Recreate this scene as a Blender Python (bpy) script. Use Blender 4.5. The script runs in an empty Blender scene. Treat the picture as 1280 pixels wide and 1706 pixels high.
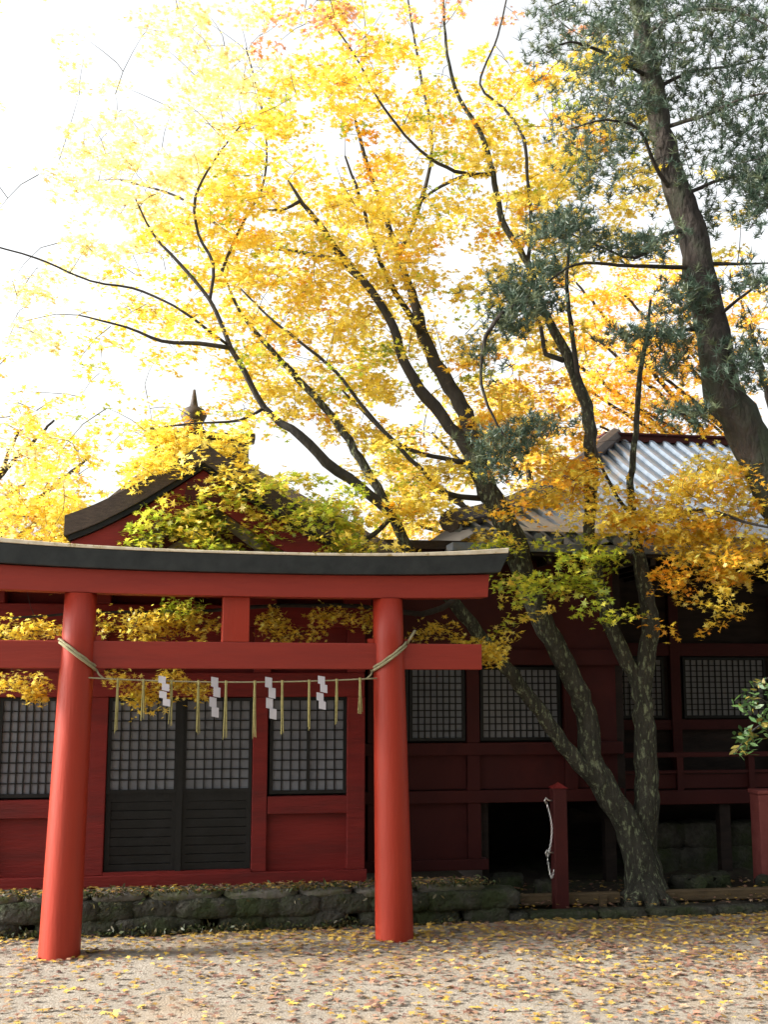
import bpy, math, random
import numpy as np
from mathutils import Vector, Matrix
rnd = random.Random(7); R = np.random.default_rng(11)
PI = math.pi; rad = math.radians
S = bpy.context.scene
COL = S.collection

# ---------------------------------------------------------------- camera
PITCH = math.atan(287/1900); CH = 2.4
cam = bpy.data.cameras.new('camera'); camo = bpy.data.objects.new('camera', cam); COL.objects.link(camo)
cam.sensor_fit = 'VERTICAL'; cam.sensor_height = 24; cam.lens = 24*1900/1706
cam.clip_start = .05; cam.clip_end = 2000
camo.location = (0, 0, CH); camo.rotation_euler = (PI/2+PITCH, 0, 0)
S.camera = camo
# ---------------------------------------------------------------- sky and sun
SUN_AZ, SUN_EL = -95, 28        # degrees left of the view direction, height
w = bpy.data.worlds.new('World'); S.world = w; w.use_nodes = True
nt = w.node_tree; nt.nodes.clear()
sky = nt.nodes.new('ShaderNodeTexSky'); sky.sky_type = 'NISHITA'; sky.sun_disc = False
sky.sun_elevation = rad(SUN_EL); sky.sun_rotation = rad(SUN_AZ); sky.dust_density = 4; sky.air_density = 1.5
hs = nt.nodes.new('ShaderNodeHueSaturation'); hs.inputs['Saturation'].default_value = .15; hs.inputs['Value'].default_value = 1.0
bg = nt.nodes.new('ShaderNodeBackground'); bg.inputs['Strength'].default_value = .15
wo = nt.nodes.new('ShaderNodeOutputWorld')
nt.links.new(sky.outputs[0], hs.inputs['Color']); nt.links.new(hs.outputs[0], bg.inputs[0]); nt.links.new(bg.outputs[0], wo.inputs[0])
sl = bpy.data.lights.new('sun', 'SUN'); sl.energy = 4.2; sl.angle = rad(12); sl.color = (1, .93, .82)
so = bpy.data.objects.new('sun', sl); COL.objects.link(so)
sd = Vector((math.sin(rad(SUN_AZ))*math.cos(rad(SUN_EL)), math.cos(rad(SUN_AZ))*math.cos(rad(SUN_EL)), math.sin(rad(SUN_EL))))
so.rotation_euler = sd.to_track_quat('Z', 'Y').to_euler()
S.view_settings.view_transform = 'Standard'; S.view_settings.look = 'None'
S.view_settings.exposure = 1.38; S.view_settings.gamma = 1
S.render.engine = 'CYCLES'
S.cycles.max_bounces = 8; S.cycles.transparent_max_bounces = 8

# ---------------------------------------------------------------- helpers
def ray(px, py):
    u = (px-640)/1900; v = (853-py)/1900
    c, s = math.cos(PITCH), math.sin(PITCH)
    return (u, c-v*s, s+v*c)
def at(px, py, Y):                  # a world point at depth Y
    r = ray(px, py); t = Y/r[1]
    return Vector((r[0]*t, Y, CH+r[2]*t))
class MB:
    def __init__(s): s.v = []; s.f = []
    def box(s, x0, x1, y0, y1, z0, z1):
        n = len(s.v)
        s.v += [(x, y, z) for z in (z0, z1) for y in (y0, y1) for x in (x0, x1)]
        s.f += [tuple(n+i for i in q) for q in ((0,2,3,1),(4,5,7,6),(0,1,5,4),(2,6,7,3),(0,4,6,2),(1,3,7,5))]
        return s
    def poly(s, pts, f):
        n = len(s.v); s.v += [tuple(p) for p in pts]; s.f += [tuple(n+i for i in q) for q in f]; return s
    def prism(s, prof, a, b, axis='y'):
        # profile (list of (p,z)) extruded from a to b along the axis
        k = len(prof)
        if axis == 'y': P = [(p, a, z) for p, z in prof]+[(p, b, z) for p, z in prof]
        else: P = [(a, p, z) for p, z in prof]+[(b, p, z) for p, z in prof]
        F = [tuple(range(k))[::-1], tuple(range(k, 2*k))]+[(i, (i+1) % k, k+(i+1) % k, k+i) for i in range(k)]
        return s.poly(P, F)
    def tube(s, pts, rad_, n=8, cap=True, rough=0):
        pts = [Vector(p) for p in pts]; m = len(pts); base = len(s.v)
        prev = None
        for i, p in enumerate(pts):
            d = (pts[min(i+1, m-1)]-pts[max(i-1, 0)]).normalized()
            if prev is None:
                a = Vector((0, 0, 1)) if abs(d.z) < .9 else Vector((1, 0, 0))
                x = d.cross(a).normalized()
            else: x = (prev-d*prev.dot(d)).normalized()
            prev = x; y = d.cross(x)
            r = rad_[i] if hasattr(rad_, '__len__') else rad_
            for k in range(n):
                t = 2*PI*k/n
                rr = r*(1+rough*rnd.uniform(-1, 1))
                s.v.append(tuple(p+x*(math.cos(t)*rr)+y*(math.sin(t)*rr)))
        for i in range(m-1):
            for k in range(n):
                s.f.append((base+i*n+k, base+i*n+(k+1) % n, base+(i+1)*n+(k+1) % n, base+(i+1)*n+k))
        if cap:
            s.f.append(tuple(base+k for k in range(n))[::-1]); s.f.append(tuple(base+(m-1)*n+k for k in range(n)))
        return s
    def build(s, name, mat, parent=None, bevel=0, smooth=False, **kw):
        me = bpy.data.meshes.new(name); me.from_pydata(s.v, [], s.f); me.update()
        o = bpy.data.objects.new(name, me); COL.objects.link(o)
        if mat: me.materials.append(mat)
        if smooth: me.polygons.foreach_set('use_smooth', [True]*len(me.polygons))
        if parent: o.parent = parent
        if bevel:
            b = o.modifiers.new('bevel', 'BEVEL'); b.width = bevel; b.segments = 2; b.limit_method = 'ANGLE'
        tag(o, **kw)
        return o
def tag(o, label=None, cat=None, group=None, kind=None):
    if label: o['label'] = label
    if cat: o['category'] = cat
    if group: o['group'] = group
    if kind: o['kind'] = kind
    return o
def empty(name, loc=(0, 0, 0), rz=0, **kw):
    o = bpy.data.objects.new(name, None); COL.objects.link(o); o.location = loc; o.rotation_euler = (0, 0, rz)
    return tag(o, **kw)

def mat(name, c1, c2=None, scale=4, rough=.6, bump=0, bscale=60, stretch=(1, 1, 1), spec=.22, c3=None, s3=2, t3=(.5, .6), metal=0, coat=0):
    m = bpy.data.materials.new(name); m.use_nodes = True
    n = m.node_tree; b = n.nodes['Principled BSDF']
    b.inputs['Roughness'].default_value = rough; b.inputs['Specular IOR Level'].default_value = spec
    b.inputs['Metallic'].default_value = metal; b.inputs['Coat Weight'].default_value = coat; b.inputs['Coat Roughness'].default_value = .25
    tc = n.nodes.new('ShaderNodeTexCoord'); mp = n.nodes.new('ShaderNodeMapping'); mp.inputs['Scale'].default_value = stretch
    n.links.new(tc.outputs['Object'], mp.inputs['Vector'])
    c2 = c2 or c1
    ns = n.nodes.new('ShaderNodeTexNoise'); ns.inputs['Scale'].default_value = scale; ns.inputs['Detail'].default_value = 8; ns.inputs['Roughness'].default_value = .65
    n.links.new(mp.outputs[0], ns.inputs['Vector'])
    rp = n.nodes.new('ShaderNodeValToRGB'); rp.color_ramp.elements[0].position = .35; rp.color_ramp.elements[1].position = .68
    rp.color_ramp.elements[0].color = (*c1, 1); rp.color_ramp.elements[1].color = (*c2, 1)
    n.links.new(ns.outputs['Fac'], rp.inputs['Fac']); out = rp.outputs['Color']
    if c3:
        n3 = n.nodes.new('ShaderNodeTexNoise'); n3.inputs['Scale'].default_value = s3; n3.inputs['Detail'].default_value = 10; n3.inputs['Roughness'].default_value = .7
        n.links.new(mp.outputs[0], n3.inputs['Vector'])
        r3 = n.nodes.new('ShaderNodeMapRange'); r3.inputs[1].default_value = t3[0]; r3.inputs[2].default_value = t3[1]
        n.links.new(n3.outputs['Fac'], r3.inputs[0])
        mx = n.nodes.new('ShaderNodeMix'); mx.data_type = 'RGBA'; mx.inputs[7].default_value = (*c3, 1)
        n.links.new(r3.outputs[0], mx.inputs[0]); n.links.new(out, mx.inputs[6]); out = mx.outputs[2]
    n.links.new(out, b.inputs['Base Color'])
    if bump:
        nb = n.nodes.new('ShaderNodeTexNoise'); nb.inputs['Scale'].default_value = bscale; nb.inputs['Detail'].default_value = 8
        n.links.new(mp.outputs[0], nb.inputs['Vector'])
        bp = n.nodes.new('ShaderNodeBump'); bp.inputs['Strength'].default_value = min(1, bump); bp.inputs['Distance'].default_value = .02*max(1, bump)**2
        n.links.new(nb.outputs['Fac'], bp.inputs['Height']); n.links.new(bp.outputs[0], b.inputs['Normal'])
    return m
def leaf_mat(name, transl=.5):
    m = bpy.data.materials.new(name); m.use_nodes = True; n = m.node_tree; n.nodes.clear()
    a = n.nodes.new('ShaderNodeAttribute'); a.attribute_name = 'Col'
    d = n.nodes.new('ShaderNodeBsdfDiffuse'); t = n.nodes.new('ShaderNodeBsdfTranslucent'); g = n.nodes.new('ShaderNodeBsdfGlossy')
    g.inputs['Roughness'].default_value = .45
    mx = n.nodes.new('ShaderNodeMixShader'); mx.inputs[0].default_value = transl
    m2 = n.nodes.new('ShaderNodeMixShader'); m2.inputs[0].default_value = .04
    o = n.nodes.new('ShaderNodeOutputMaterial')
    n.links.new(a.outputs['Color'], d.inputs[0]); n.links.new(a.outputs['Color'], t.inputs[0])
    n.links.new(d.outputs[0], mx.inputs[1]); n.links.new(t.outputs[0], mx.inputs[2])
    n.links.new(mx.outputs[0], m2.inputs[1]); n.links.new(g.outputs[0], m2.inputs[2]); n.links.new(m2.outputs[0], o.inputs[0])
    return m
M = dict(
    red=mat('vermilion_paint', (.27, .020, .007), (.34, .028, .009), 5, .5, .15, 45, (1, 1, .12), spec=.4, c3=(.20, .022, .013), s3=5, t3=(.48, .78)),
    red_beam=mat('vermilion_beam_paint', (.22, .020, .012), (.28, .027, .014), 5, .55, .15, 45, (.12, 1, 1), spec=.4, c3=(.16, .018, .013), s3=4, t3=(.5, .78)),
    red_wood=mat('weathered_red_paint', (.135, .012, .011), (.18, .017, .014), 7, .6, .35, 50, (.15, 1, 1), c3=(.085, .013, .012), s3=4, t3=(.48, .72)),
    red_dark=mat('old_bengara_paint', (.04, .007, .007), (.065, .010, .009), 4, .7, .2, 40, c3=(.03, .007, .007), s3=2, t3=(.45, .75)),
    pink=mat('faded_red_paint', (.18, .045, .042), (.24, .07, .062), 6, .6, .15, 40),
    black=mat('black_lacquer', (.007, .008, .008), (.013, .014, .015), 5, .4, .1, 40),
    kasagi=mat('blackened_copper_sheet', (.02, .026, .03), (.04, .048, .052), 5, .45, .1, 30),
    edge=mat('painted_rim_highlight', (.55, .47, .33), (.75, .68, .55), 9, .5, .1, 30, c3=(.35, .25, .08), s3=8, t3=(.55, .62)),  # pale tone stands for backlight catching the top edge of the kasagi
    paper=mat('lattice_paper', (.14, .152, .172), (.195, .21, .235), 2.5, .8),
    paper_old=mat('shaded_lattice_paper', (.16, .165, .17), (.21, .215, .23), 2.5, .8),
    plaster=mat('gable_plaster', (.30, .27, .20), (.38, .34, .26), 5, .8, .1),
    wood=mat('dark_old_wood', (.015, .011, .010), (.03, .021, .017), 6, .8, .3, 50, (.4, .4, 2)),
    timber=mat('edging_timber', (.07, .05, .03), (.14, .1, .055), 7, .85, .4, 60, (.5, 3, 3)),
    bark_roof=mat('cypress_bark_roof', (.045, .035, .03), (.08, .06, .05), 14, .85, .6, 60, (1, 1, 4)),
    tile=mat('grey_roof_tile', (.085, .115, .155), (.15, .185, .235), 6, .32, .1, 40, spec=.8, c3=(.2, .15, .1), s3=1.6, t3=(.55, .7)),
    stone=mat('mossy_stone', (.03, .03, .024), (.075, .072, .06), 9, .9, 1.6, 18, c3=(.03, .04, .016), s3=2.4, t3=(.42, .6)),
    cap=mat('cap_stone', (.07, .066, .055), (.17, .16, .14), 7, .9, .8, 25, c3=(.07, .08, .035), s3=4, t3=(.45, .62)),
    bark=mat('maple_bark', (.026, .027, .02), (.06, .057, .046), 9, .9, 1.6, 34, (1, 1, .35), c3=(.20, .23, .14), s3=24, t3=(.53, .63)),
    bark_hi=mat('maple_limb_bark', (.03, .028, .027), (.06, .055, .05), 9, .9, .8, 30, (1, 1, .4)),
    pinebark=mat('pine_bark', (.03, .028, .026), (.075, .062, .055), 7, .95, 2, 16, (1, 1, .45), c3=(.05, .07, .04), s3=1.5, t3=(.5, .7)),
    rope=mat('straw_rope', (.24, .22, .13), (.34, .31, .19), 30, .9, .5, 90),
    straw=mat('straw_tassel', (.24, .22, .09), (.36, .32, .14), 30, .9),
    white=mat('shide_paper', (.42, .41, .44), (.5, .48, .52), 5, .8),
    steel=mat('galvanised_steel', (.5, .5, .5), (.62, .62, .6), 10, .35, metal=.9),
    ridge=mat('ridge_copper', (.04, .032, .03), (.07, .055, .05), 8, .6, .2),
    leaf=leaf_mat('maple_leaf', .55), needle=leaf_mat('pine_needle', .25), litter=leaf_mat('fallen_leaf', .1), evergreen=leaf_mat('evergreen_leaf', .3),
)
def ground_mat():
    m = bpy.data.materials.new('gravelly_earth'); m.use_nodes = True; n = m.node_tree; b = n.nodes['Principled BSDF']
    b.inputs['Roughness'].default_value = .95; b.inputs['Specular IOR Level'].default_value = .2
    tc = n.nodes.new('ShaderNodeTexCoord')
    def noise(s, d=8, r=.6):
        x = n.nodes.new('ShaderNodeTexNoise'); x.inputs['Scale'].default_value = s; x.inputs['Detail'].default_value = d; x.inputs['Roughness'].default_value = r
        n.links.new(tc.outputs['Object'], x.inputs['Vector']); return x.outputs['Fac']
    def mix(f, a, c, lo, hi):
        r = n.nodes.new('ShaderNodeMapRange'); r.inputs[1].default_value = lo; r.inputs[2].default_value = hi; n.links.new(f, r.inputs[0])
        x = n.nodes.new('ShaderNodeMix'); x.data_type = 'RGBA'; n.links.new(r.outputs[0], x.inputs[0])
        if isinstance(a, tuple): x.inputs[6].default_value = (*a, 1)
        else: n.links.new(a, x.inputs[6])
        x.inputs[7].default_value = (*c, 1); return x.outputs[2]
    c = mix(noise(1.1), (.225, .20, .165), (.305, .275, .232), .35, .65)
    c = mix(noise(38, 4), c, (.20, .16, .12), .50, .64)
    c = mix(noise(90, 3), c, (.42, .39, .35), .58, .7)
    c = mix(noise(.45, 5), c, (.27, .20, .13), .50, .68)
    n.links.new(c, b.inputs['Base Color'])
    bp = n.nodes.new('ShaderNodeBump'); bp.inputs['Strength'].default_value = .7; bp.inputs['Distance'].default_value = .02
    n.links.new(noise(55, 6), bp.inputs['Height']); n.links.new(bp.outputs[0], b.inputs['Normal'])
    return m

# ---------------------------------------------------------------- ground
g = MB(); nx, ny = 90, 60
for j in range(ny+1):
    for i in range(nx+1):
        a = (i/nx*2-1); x = a*12+math.copysign(abs(a)**8*300, a)
        bb = j/ny; y = 4+bb*12+bb**9*420-(1-bb)**9*200
        z = .012*math.sin(x*1.7+y)*math.sin(y*1.3-x*.6)+.006*math.sin(x*5+y*3)
        g.v.append((x, y, z))
for j in range(ny):
    for i in range(nx):
        k = j*(nx+1)+i; g.f.append((k, k+1, k+nx+2, k+nx+1))
g.build('ground', ground_mat(), smooth=True, kind='structure')

# ---------------------------------------------------------------- frames of the place
YAW = rad(9); OX, OY = -.24, 11.88
def L(s, o, z=0):   # building frame -> world
    return Vector((OX+s*math.cos(YAW)-o*math.sin(YAW), OY+s*math.sin(YAW)+o*math.cos(YAW), z))
# dark soil behind the edging, under the trees and buildings
sb = MB()
nx, ny = 60, 30
for j in range(ny+1):
    for i in range(nx+1):
        s = 1.18+i/nx*14; o = .03+j/ny*9
        z = .02+min(1, j/6)*.05+.03*rnd.uniform(-1, 1)*(j > 0)+.05*math.sin(s*2.3)*math.sin(o*2)*min(1, j/5)
        sb.v.append(tuple(L(s, o, max(z, .02))))
for j in range(ny):
    for i in range(nx):
        k = j*(nx+1)+i; sb.f.append((k, k+1, k+nx+2, k+nx+1))
soil_m = mat('dark_soil', (.02, .017, .012), (.045, .036, .026), 6, .95, 1, 30, c3=(.04, .05, .02), s3=2, t3=(.5, .65))
sb.build('soil_bed', soil_m, smooth=True, kind='structure')

# ---------------------------------------------------------------- stone retaining wall
def rock_block(m, c, size, rz=0, seed=0, amp=.12):
    q = np.random.default_rng(seed); n = 5
    P = {}; idx = {}
    base = len(m.v)
    cr, sr = math.cos(rz), math.sin(rz)
    def vert(i, j, k):
        key = (i, j, k)
        if key not in idx:
            p = Vector((i/n*2-1, j/n*2-1, k/n*2-1))
            ln = (abs(p.x)**9+abs(p.y)**9+abs(p.z)**9)**(1/9)
            p = p/ln if ln > 0 else p
            p = p*(1-.05*(p.x*p.x+p.y*p.y+p.z*p.z-1))
            p = Vector([p[a]*size[a]/2*(1+amp*q.uniform(-1, 1)) for a in range(3)])
            idx[key] = base+len(idx)
            m.v.append((c[0]+p.x*cr-p.y*sr, c[1]+p.x*sr+p.y*cr, c[2]+p.z))
        return idx[key]
    for a in range(n):
        for b in range(n):
            for f in ([(a,b,0),(a,b+1,0),(a+1,b+1,0),(a+1,b,0)], [(a,b,n),(a+1,b,n),(a+1,b+1,n),(a,b+1,n)],
                      [(a,0,b),(a+1,0,b),(a+1,0,b+1),(a,0,b+1)], [(a,n,b),(a,n,b+1),(a+1,n,b+1),(a+1,n,b)],
                      [(0,a,b),(0,a,b+1),(0,a+1,b+1),(0,a+1,b)], [(n,a,b),(n,a+1,b),(n,a+1,b+1),(n,a,b+1)]):
                m.f.append(tuple(vert(*t) for t in f))
tw = empty('stone_wall', L(0, 0, 0), YAW, label='low mossy dark stone retaining wall under the red building with the lattice doors', cat='stone wall')
m = MB(); s = -9.0; k = 0
while s < 1.2:
    for row, (z0, z1) in enumerate(((-.06, .15), (.14, .31))):
        wd = rnd.uniform(.3, .62)
        off = 0 if row == 0 else .12
        rock_block(m, (s+off+wd/2, .14+rnd.uniform(-.02, .03), (z0+z1)/2), (wd+.05, .34, z1-z0+.04), 0, k, .09); k += 1
    s += wd*.93
m.build('wall_stones', M['stone'], tw, smooth=True)
m = MB(); s = -9.0
while s < 1.2:
    wd = rnd.uniform(.5, .95); wd = min(wd, 1.35-s)
    rock_block(m, (s+wd/2, .22+rnd.uniform(-.015, .015), .335+rnd.uniform(-.012, .012)), (wd-.01, .44, .10), 0, 200+k, .05); k += 1
    s += wd
m.build('cap_stone', M['cap'], tw, smooth=True)
m = MB().box(-7, 1.25, .30, 1.3, -.02, .34); m.build('packed_earth', soil_m, tw)

# ---------------------------------------------------------------- lattice panels
def lattice(parent, name, s0, s1, z0, z1, o, nv, nh, paper, frame=.035, t=.012, mid=False):
    """a framed lattice panel whose front lies at offset o; returns the frame part"""
    f = MB()
    f.box(s0, s0+frame, o, o+.05, z0, z1).box(s1-frame, s1, o, o+.05, z0, z1)
    f.box(s0+frame, s1-frame, o+.002, o+.05, z0, z0+frame).box(s0+frame, s1-frame, o+.002, o+.05, z1-frame, z1)
    if mid: c = (s0+s1)/2; f.box(c-frame*.45, c+frame*.45, o+.001, o+.05, z0+frame, z1-frame)
    fr = f.build(name, M['black'], parent)
    b = MB()
    a0, a1, b0, b1 = s0+frame, s1-frame, z0+frame, z1-frame
    for i in range(1, nv):
        x = a0+(a1-a0)*i/nv
        if mid and abs(x-(s0+s1)/2) < frame: continue
        b.box(x-t/2, x+t/2, o+.014, o+.034, b0, b1)
    for j in range(1, nh):
        z = b0+(b1-b0)*j/nh
        b.box(a0, a1, o+.018, o+.031, z-t/2, z+t/2)
    b.build('lattice', M['black'], fr)
    MB().box(a0, a1, o+.036, o+.040, b0, b1).build('paper', paper, fr)
    return fr

# ---------------------------------------------------------------- front pavilion
pv = empty('shrine_pavilion', L(0, 0, 0), YAW, label='red shrine pavilion with black lattice doors and a gabled bark roof, behind the gateway', cat='building')
WO = .42     # wall plane
m = MB()
# recessed wall boards below and above
for (a, b_) in ((-7, -5.2), (-5.1, -3.0), (-1.0, .02)):
    m.box(a, b_, WO+.05, WO+.09, .50, 1.06)
m.box(-7, .02, WO+.06, WO+.10, 2.2, 3.75)
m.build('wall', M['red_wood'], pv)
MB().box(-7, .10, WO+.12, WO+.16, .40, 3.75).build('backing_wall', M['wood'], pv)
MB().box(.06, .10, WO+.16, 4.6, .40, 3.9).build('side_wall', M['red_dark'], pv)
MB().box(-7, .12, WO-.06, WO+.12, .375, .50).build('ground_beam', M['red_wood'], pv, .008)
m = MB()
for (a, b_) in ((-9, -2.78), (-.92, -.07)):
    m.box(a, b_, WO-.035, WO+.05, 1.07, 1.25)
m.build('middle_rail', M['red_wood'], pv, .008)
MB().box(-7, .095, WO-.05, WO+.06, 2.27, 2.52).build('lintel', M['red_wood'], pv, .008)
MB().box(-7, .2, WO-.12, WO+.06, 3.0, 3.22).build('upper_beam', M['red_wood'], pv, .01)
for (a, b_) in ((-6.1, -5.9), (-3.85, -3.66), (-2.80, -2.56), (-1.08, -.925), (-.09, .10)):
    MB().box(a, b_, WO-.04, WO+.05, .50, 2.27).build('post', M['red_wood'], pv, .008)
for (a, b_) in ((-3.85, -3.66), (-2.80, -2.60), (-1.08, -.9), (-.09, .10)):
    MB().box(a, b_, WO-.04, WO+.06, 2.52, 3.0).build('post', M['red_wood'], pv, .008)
# bracket blocks under the eaves
for s in (-3.75, -2.7, -1.85, -1.0, .0):
    MB().box(s-.14, s+.14, WO-.2, WO+.02, 3.22, 3.34).box(s-.22, s+.22, WO-.26, WO+.0, 3.34, 3.46).build('bracket', M['red_wood'], pv, .01)
# windows
for (a, b_) in ((-5.0, -3.87), (-3.64, -2.98), (-.90, -.09)):
    lattice(pv, 'window', a, b_, 1.27, 2.265, WO+.01, 8 if b_-a < .9 else 12, 9, M['paper'], mid=(b_ > -1))
MB().box(-2.98, -2.80, WO-.02, WO+.05, .50, 2.27).build('post', M['red_wood'], pv)
# double door
for (a, b_) in ((-2.555, -1.845), (-1.795, -1.085)):
    d = MB().box(a, b_, WO+.03, WO+.07, .53, 2.26)
    for q in range(7):
        z0 = .60+q*.088
        d.box(a+.05, b_-.05, WO+.012, WO+.032, z0+.006, z0+.082)
    d.box(a, a+.05, WO, WO+.03, .53, 1.30).box(b_-.05, b_, WO, WO+.03, .53, 1.30).box(a+.05, b_-.05, WO+.002, WO+.03, 1.215, 1.30).box(a+.05, b_-.05, WO+.002, WO+.03, .53, .60)
    dd = d.build('door', M['black'], pv)
    lattice(dd, 'door_window', a, b_, 1.30, 2.26, WO-.022, 7, 9, M['paper'])
MB().box(-1.85, -1.79, WO-.045, WO+.06, .53, 2.26).build('door_post', M['black'], pv)
MB().box(-2.56, -1.08, WO-.05, WO+.06, .50, .53).build('door_sill', M['red_wood'], pv)
# --- roof: front gable with curved bargeboards, a hipped body behind, ridge with finial
GC, GZ = -1.65, 4.80
def gz(d):      # roof height at horizontal distance d from the ridge
    t = d/1.35
    return GZ-.80*t-.05*math.sin(PI*min(t, 1))+.10*max(0, t-.8)
def curve(dz0, dz1, dmax=1.35, n=14):
    prof = []
    ds = [dmax*(i/n) for i in range(n+1)]
    up = [(GC-d, gz(d)+dz1) for d in ds[::-1]]+[(GC+d, gz(d)+dz1) for d in ds[1:]]
    dn = [(x, z-dz1+dz0) for x, z in up]
    return up, dn
def strip(m, dz0, dz1, o0, o1, dmax):
    up, dn = curve(dz0, dz1, dmax)
    k = len(up)
    P = [(x, o0, z) for x, z in up]+[(x, o0, z) for x, z in dn]+[(x, o1, z) for x, z in up]+[(x, o1, z) for x, z in dn]
    F = []
    for i in range(k-1):
        F += [(i, k+i, k+i+1, i+1), (2*k+i, 2*k+i+1, 3*k+i+1, 3*k+i), (i, i+1, 2*k+i+1, 2*k+i), (k+i, 3*k+i, 3*k+i+1, k+i+1)]
    F += [(0, 2*k, 3*k, k), (k-1, 2*k-1, 4*k-1, 3*k-1)]
    m.poly(P, F); return m
strip(MB(), -.20, 0, -.42, 2.4, 1.33).build('roof', M['bark_roof'], pv)
strip(MB(), -.26, -.203, -.38, 2.3, 1.29).build('roof_edge', M['black'], pv)
strip(MB(), -.54, -.265, -.33, -.26, 1.27).build('bargeboard', M['red_wood'], pv, .008)
# gable wall with struts
up, dn = curve(-.5, -.33, 1.25)
pts = [(x, z) for x, z in up]
gm = MB(); k = len(pts); P = [(x, -.02, z) for x, z in pts]+[(x, -.02, 3.42) for x, z in pts]
gm.poly(P, [(i, k+i, k+i+1, i+1) for i in range(k-1) if pts[i][1] > 3.42 and pts[i+1][1] > 3.42])
gm.build('gable_wall', M['plaster'], pv)
MB().box(GC-1.3, GC+1.3, -.12, -.022, 3.48, 3.60).box(GC-.09, GC+.09, -.10, -.024, 3.60, 4.3).build('gable_strut', M['red_wood'], pv, .008)
for q in (-1, 1): MB().prism([(GC+q*.75, 3.605), (GC+q*.6, 3.605), (GC+q*.095, 3.95), (GC+q*.095, 4.08)][::q], -.09, -.026).build('gable_brace', M['red_dark'], pv)
MB().prism([(GC-.16, 4.40), (GC-.19, 4.24), (GC-.08, 4.14), (GC, 4.04), (GC+.08, 4.14), (GC+.19, 4.24), (GC+.16, 4.40)], -.375, -.335).build('gable_pendant', M['red_dark'], pv)
# rafters under the front eave
m = MB()
for i in range(40):
    s = -6.9+i*.225
    if s < .2: m.box(s-.03, s+.03, -.25, WO+.1, 3.34, 3.395)
m.build('rafter', M['red_dark'], pv)
# eave skirt over the long wall left of the gable, and the hipped body behind
m = MB()
m.poly([(-7.3, -.3, 3.54), (-3.3, -.3, 3.54), (-3.3, 1.2, 4.0), (-7.3, 1.2, 4.0), (-7.3, -.3, 3.42), (-3.3, -.3, 3.42), (-3.3, 1.2, 3.85), (-7.3, 1.2, 3.85)],
       [(0,1,2,3), (4,7,6,5), (0,4,5,1), (1,5,6,2), (3,2,6,7), (0,3,7,4)])
b0, r0 = 3.72, 5.2
bp = [(-3.35, .4, b0), (.72, .4, b0), (.72, 4.9, b0), (-3.35, 4.9, b0), (-2.25, 2.6, r0), (-1.15, 2.6, r0)]
m.poly(bp, [(0,1,5,4), (1,2,5), (2,3,4,5), (3,0,4), (0,3,2,1)])
m.build('hipped_roof', M['bark_roof'], pv)
MB().box(-2.28, -1.1, 2.5, 2.7, 5.12, 5.46).box(-2.36, -1.02, 2.44, 2.76, 5.46, 5.54).build('ridge', M['ridge'], pv, .01)
m = MB()
m.tube([(-1.80, 2.6, z) for z in (5.54, 5.60, 5.66, 5.78, 5.86, 5.90, 5.95, 6.12)], [.22, .14, .11, .17, .13, .055, .045, .015], 14)
m.build('finial', M['ridge'], pv, smooth=True)
MB().box(-3.1, .62, -.22, 3.6, 3.40, 3.46).build('soffit', M['red_dark'], pv)
MB().box(-7.0, -3.1, -.22, 1.6, 3.405, 3.415).build('soffit', M['red_dark'], pv)
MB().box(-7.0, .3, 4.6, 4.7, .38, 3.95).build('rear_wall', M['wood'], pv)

# ---------------------------------------------------------------- main hall on the right
hl = empty('shrine_hall', L(4, 2, 0), YAW, label='long dark red shrine hall with grey tiled hip roof, behind the tree', cat='building')
def H(m, name, mt, parent=None, bevel=0, **k):
    for i, v in enumerate(m.v): m.v[i] = (v[0]-4, v[1]-2, v[2])
    return m.build(name, mt, parent or hl, bevel, **k)
B = 1.2
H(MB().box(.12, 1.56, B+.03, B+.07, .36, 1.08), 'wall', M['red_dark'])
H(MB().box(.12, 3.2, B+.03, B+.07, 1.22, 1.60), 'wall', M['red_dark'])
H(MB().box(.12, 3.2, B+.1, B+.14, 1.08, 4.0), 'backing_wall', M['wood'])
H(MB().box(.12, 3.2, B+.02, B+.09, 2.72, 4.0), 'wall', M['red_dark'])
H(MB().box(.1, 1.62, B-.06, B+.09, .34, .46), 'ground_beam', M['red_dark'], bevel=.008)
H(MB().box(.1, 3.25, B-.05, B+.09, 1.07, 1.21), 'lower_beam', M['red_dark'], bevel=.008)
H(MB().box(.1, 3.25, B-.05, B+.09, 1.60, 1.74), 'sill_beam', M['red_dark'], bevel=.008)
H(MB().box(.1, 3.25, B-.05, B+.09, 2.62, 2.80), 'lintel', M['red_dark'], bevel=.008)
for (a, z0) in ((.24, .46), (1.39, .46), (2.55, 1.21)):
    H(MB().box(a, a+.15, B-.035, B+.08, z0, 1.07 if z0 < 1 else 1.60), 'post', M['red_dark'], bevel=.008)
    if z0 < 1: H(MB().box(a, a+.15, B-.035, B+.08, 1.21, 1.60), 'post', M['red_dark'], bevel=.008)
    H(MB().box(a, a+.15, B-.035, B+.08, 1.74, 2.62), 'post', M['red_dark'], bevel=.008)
def Hlat(s0, s1, z0, z1, o, nv, nh, p):
    return lattice(hl, 'window', s0-4, s1-4, z0, z1, o-2, nv, nh, p, t=.013)
Hlat(.40, .72, 1.76, 2.60, B+.01, 4, 10, M['paper'])
Hlat(.73, 1.38, 1.76, 2.60, B+.01, 8, 10, M['paper'])
Hlat(1.56, 2.52, 1.76, 2.60, B+.01, 12, 10, M['paper_old'])
H(MB().box(2.71, 3.2, B+.02, B+.06, 1.74, 2.62), 'wall', M['red_dark'])
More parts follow.
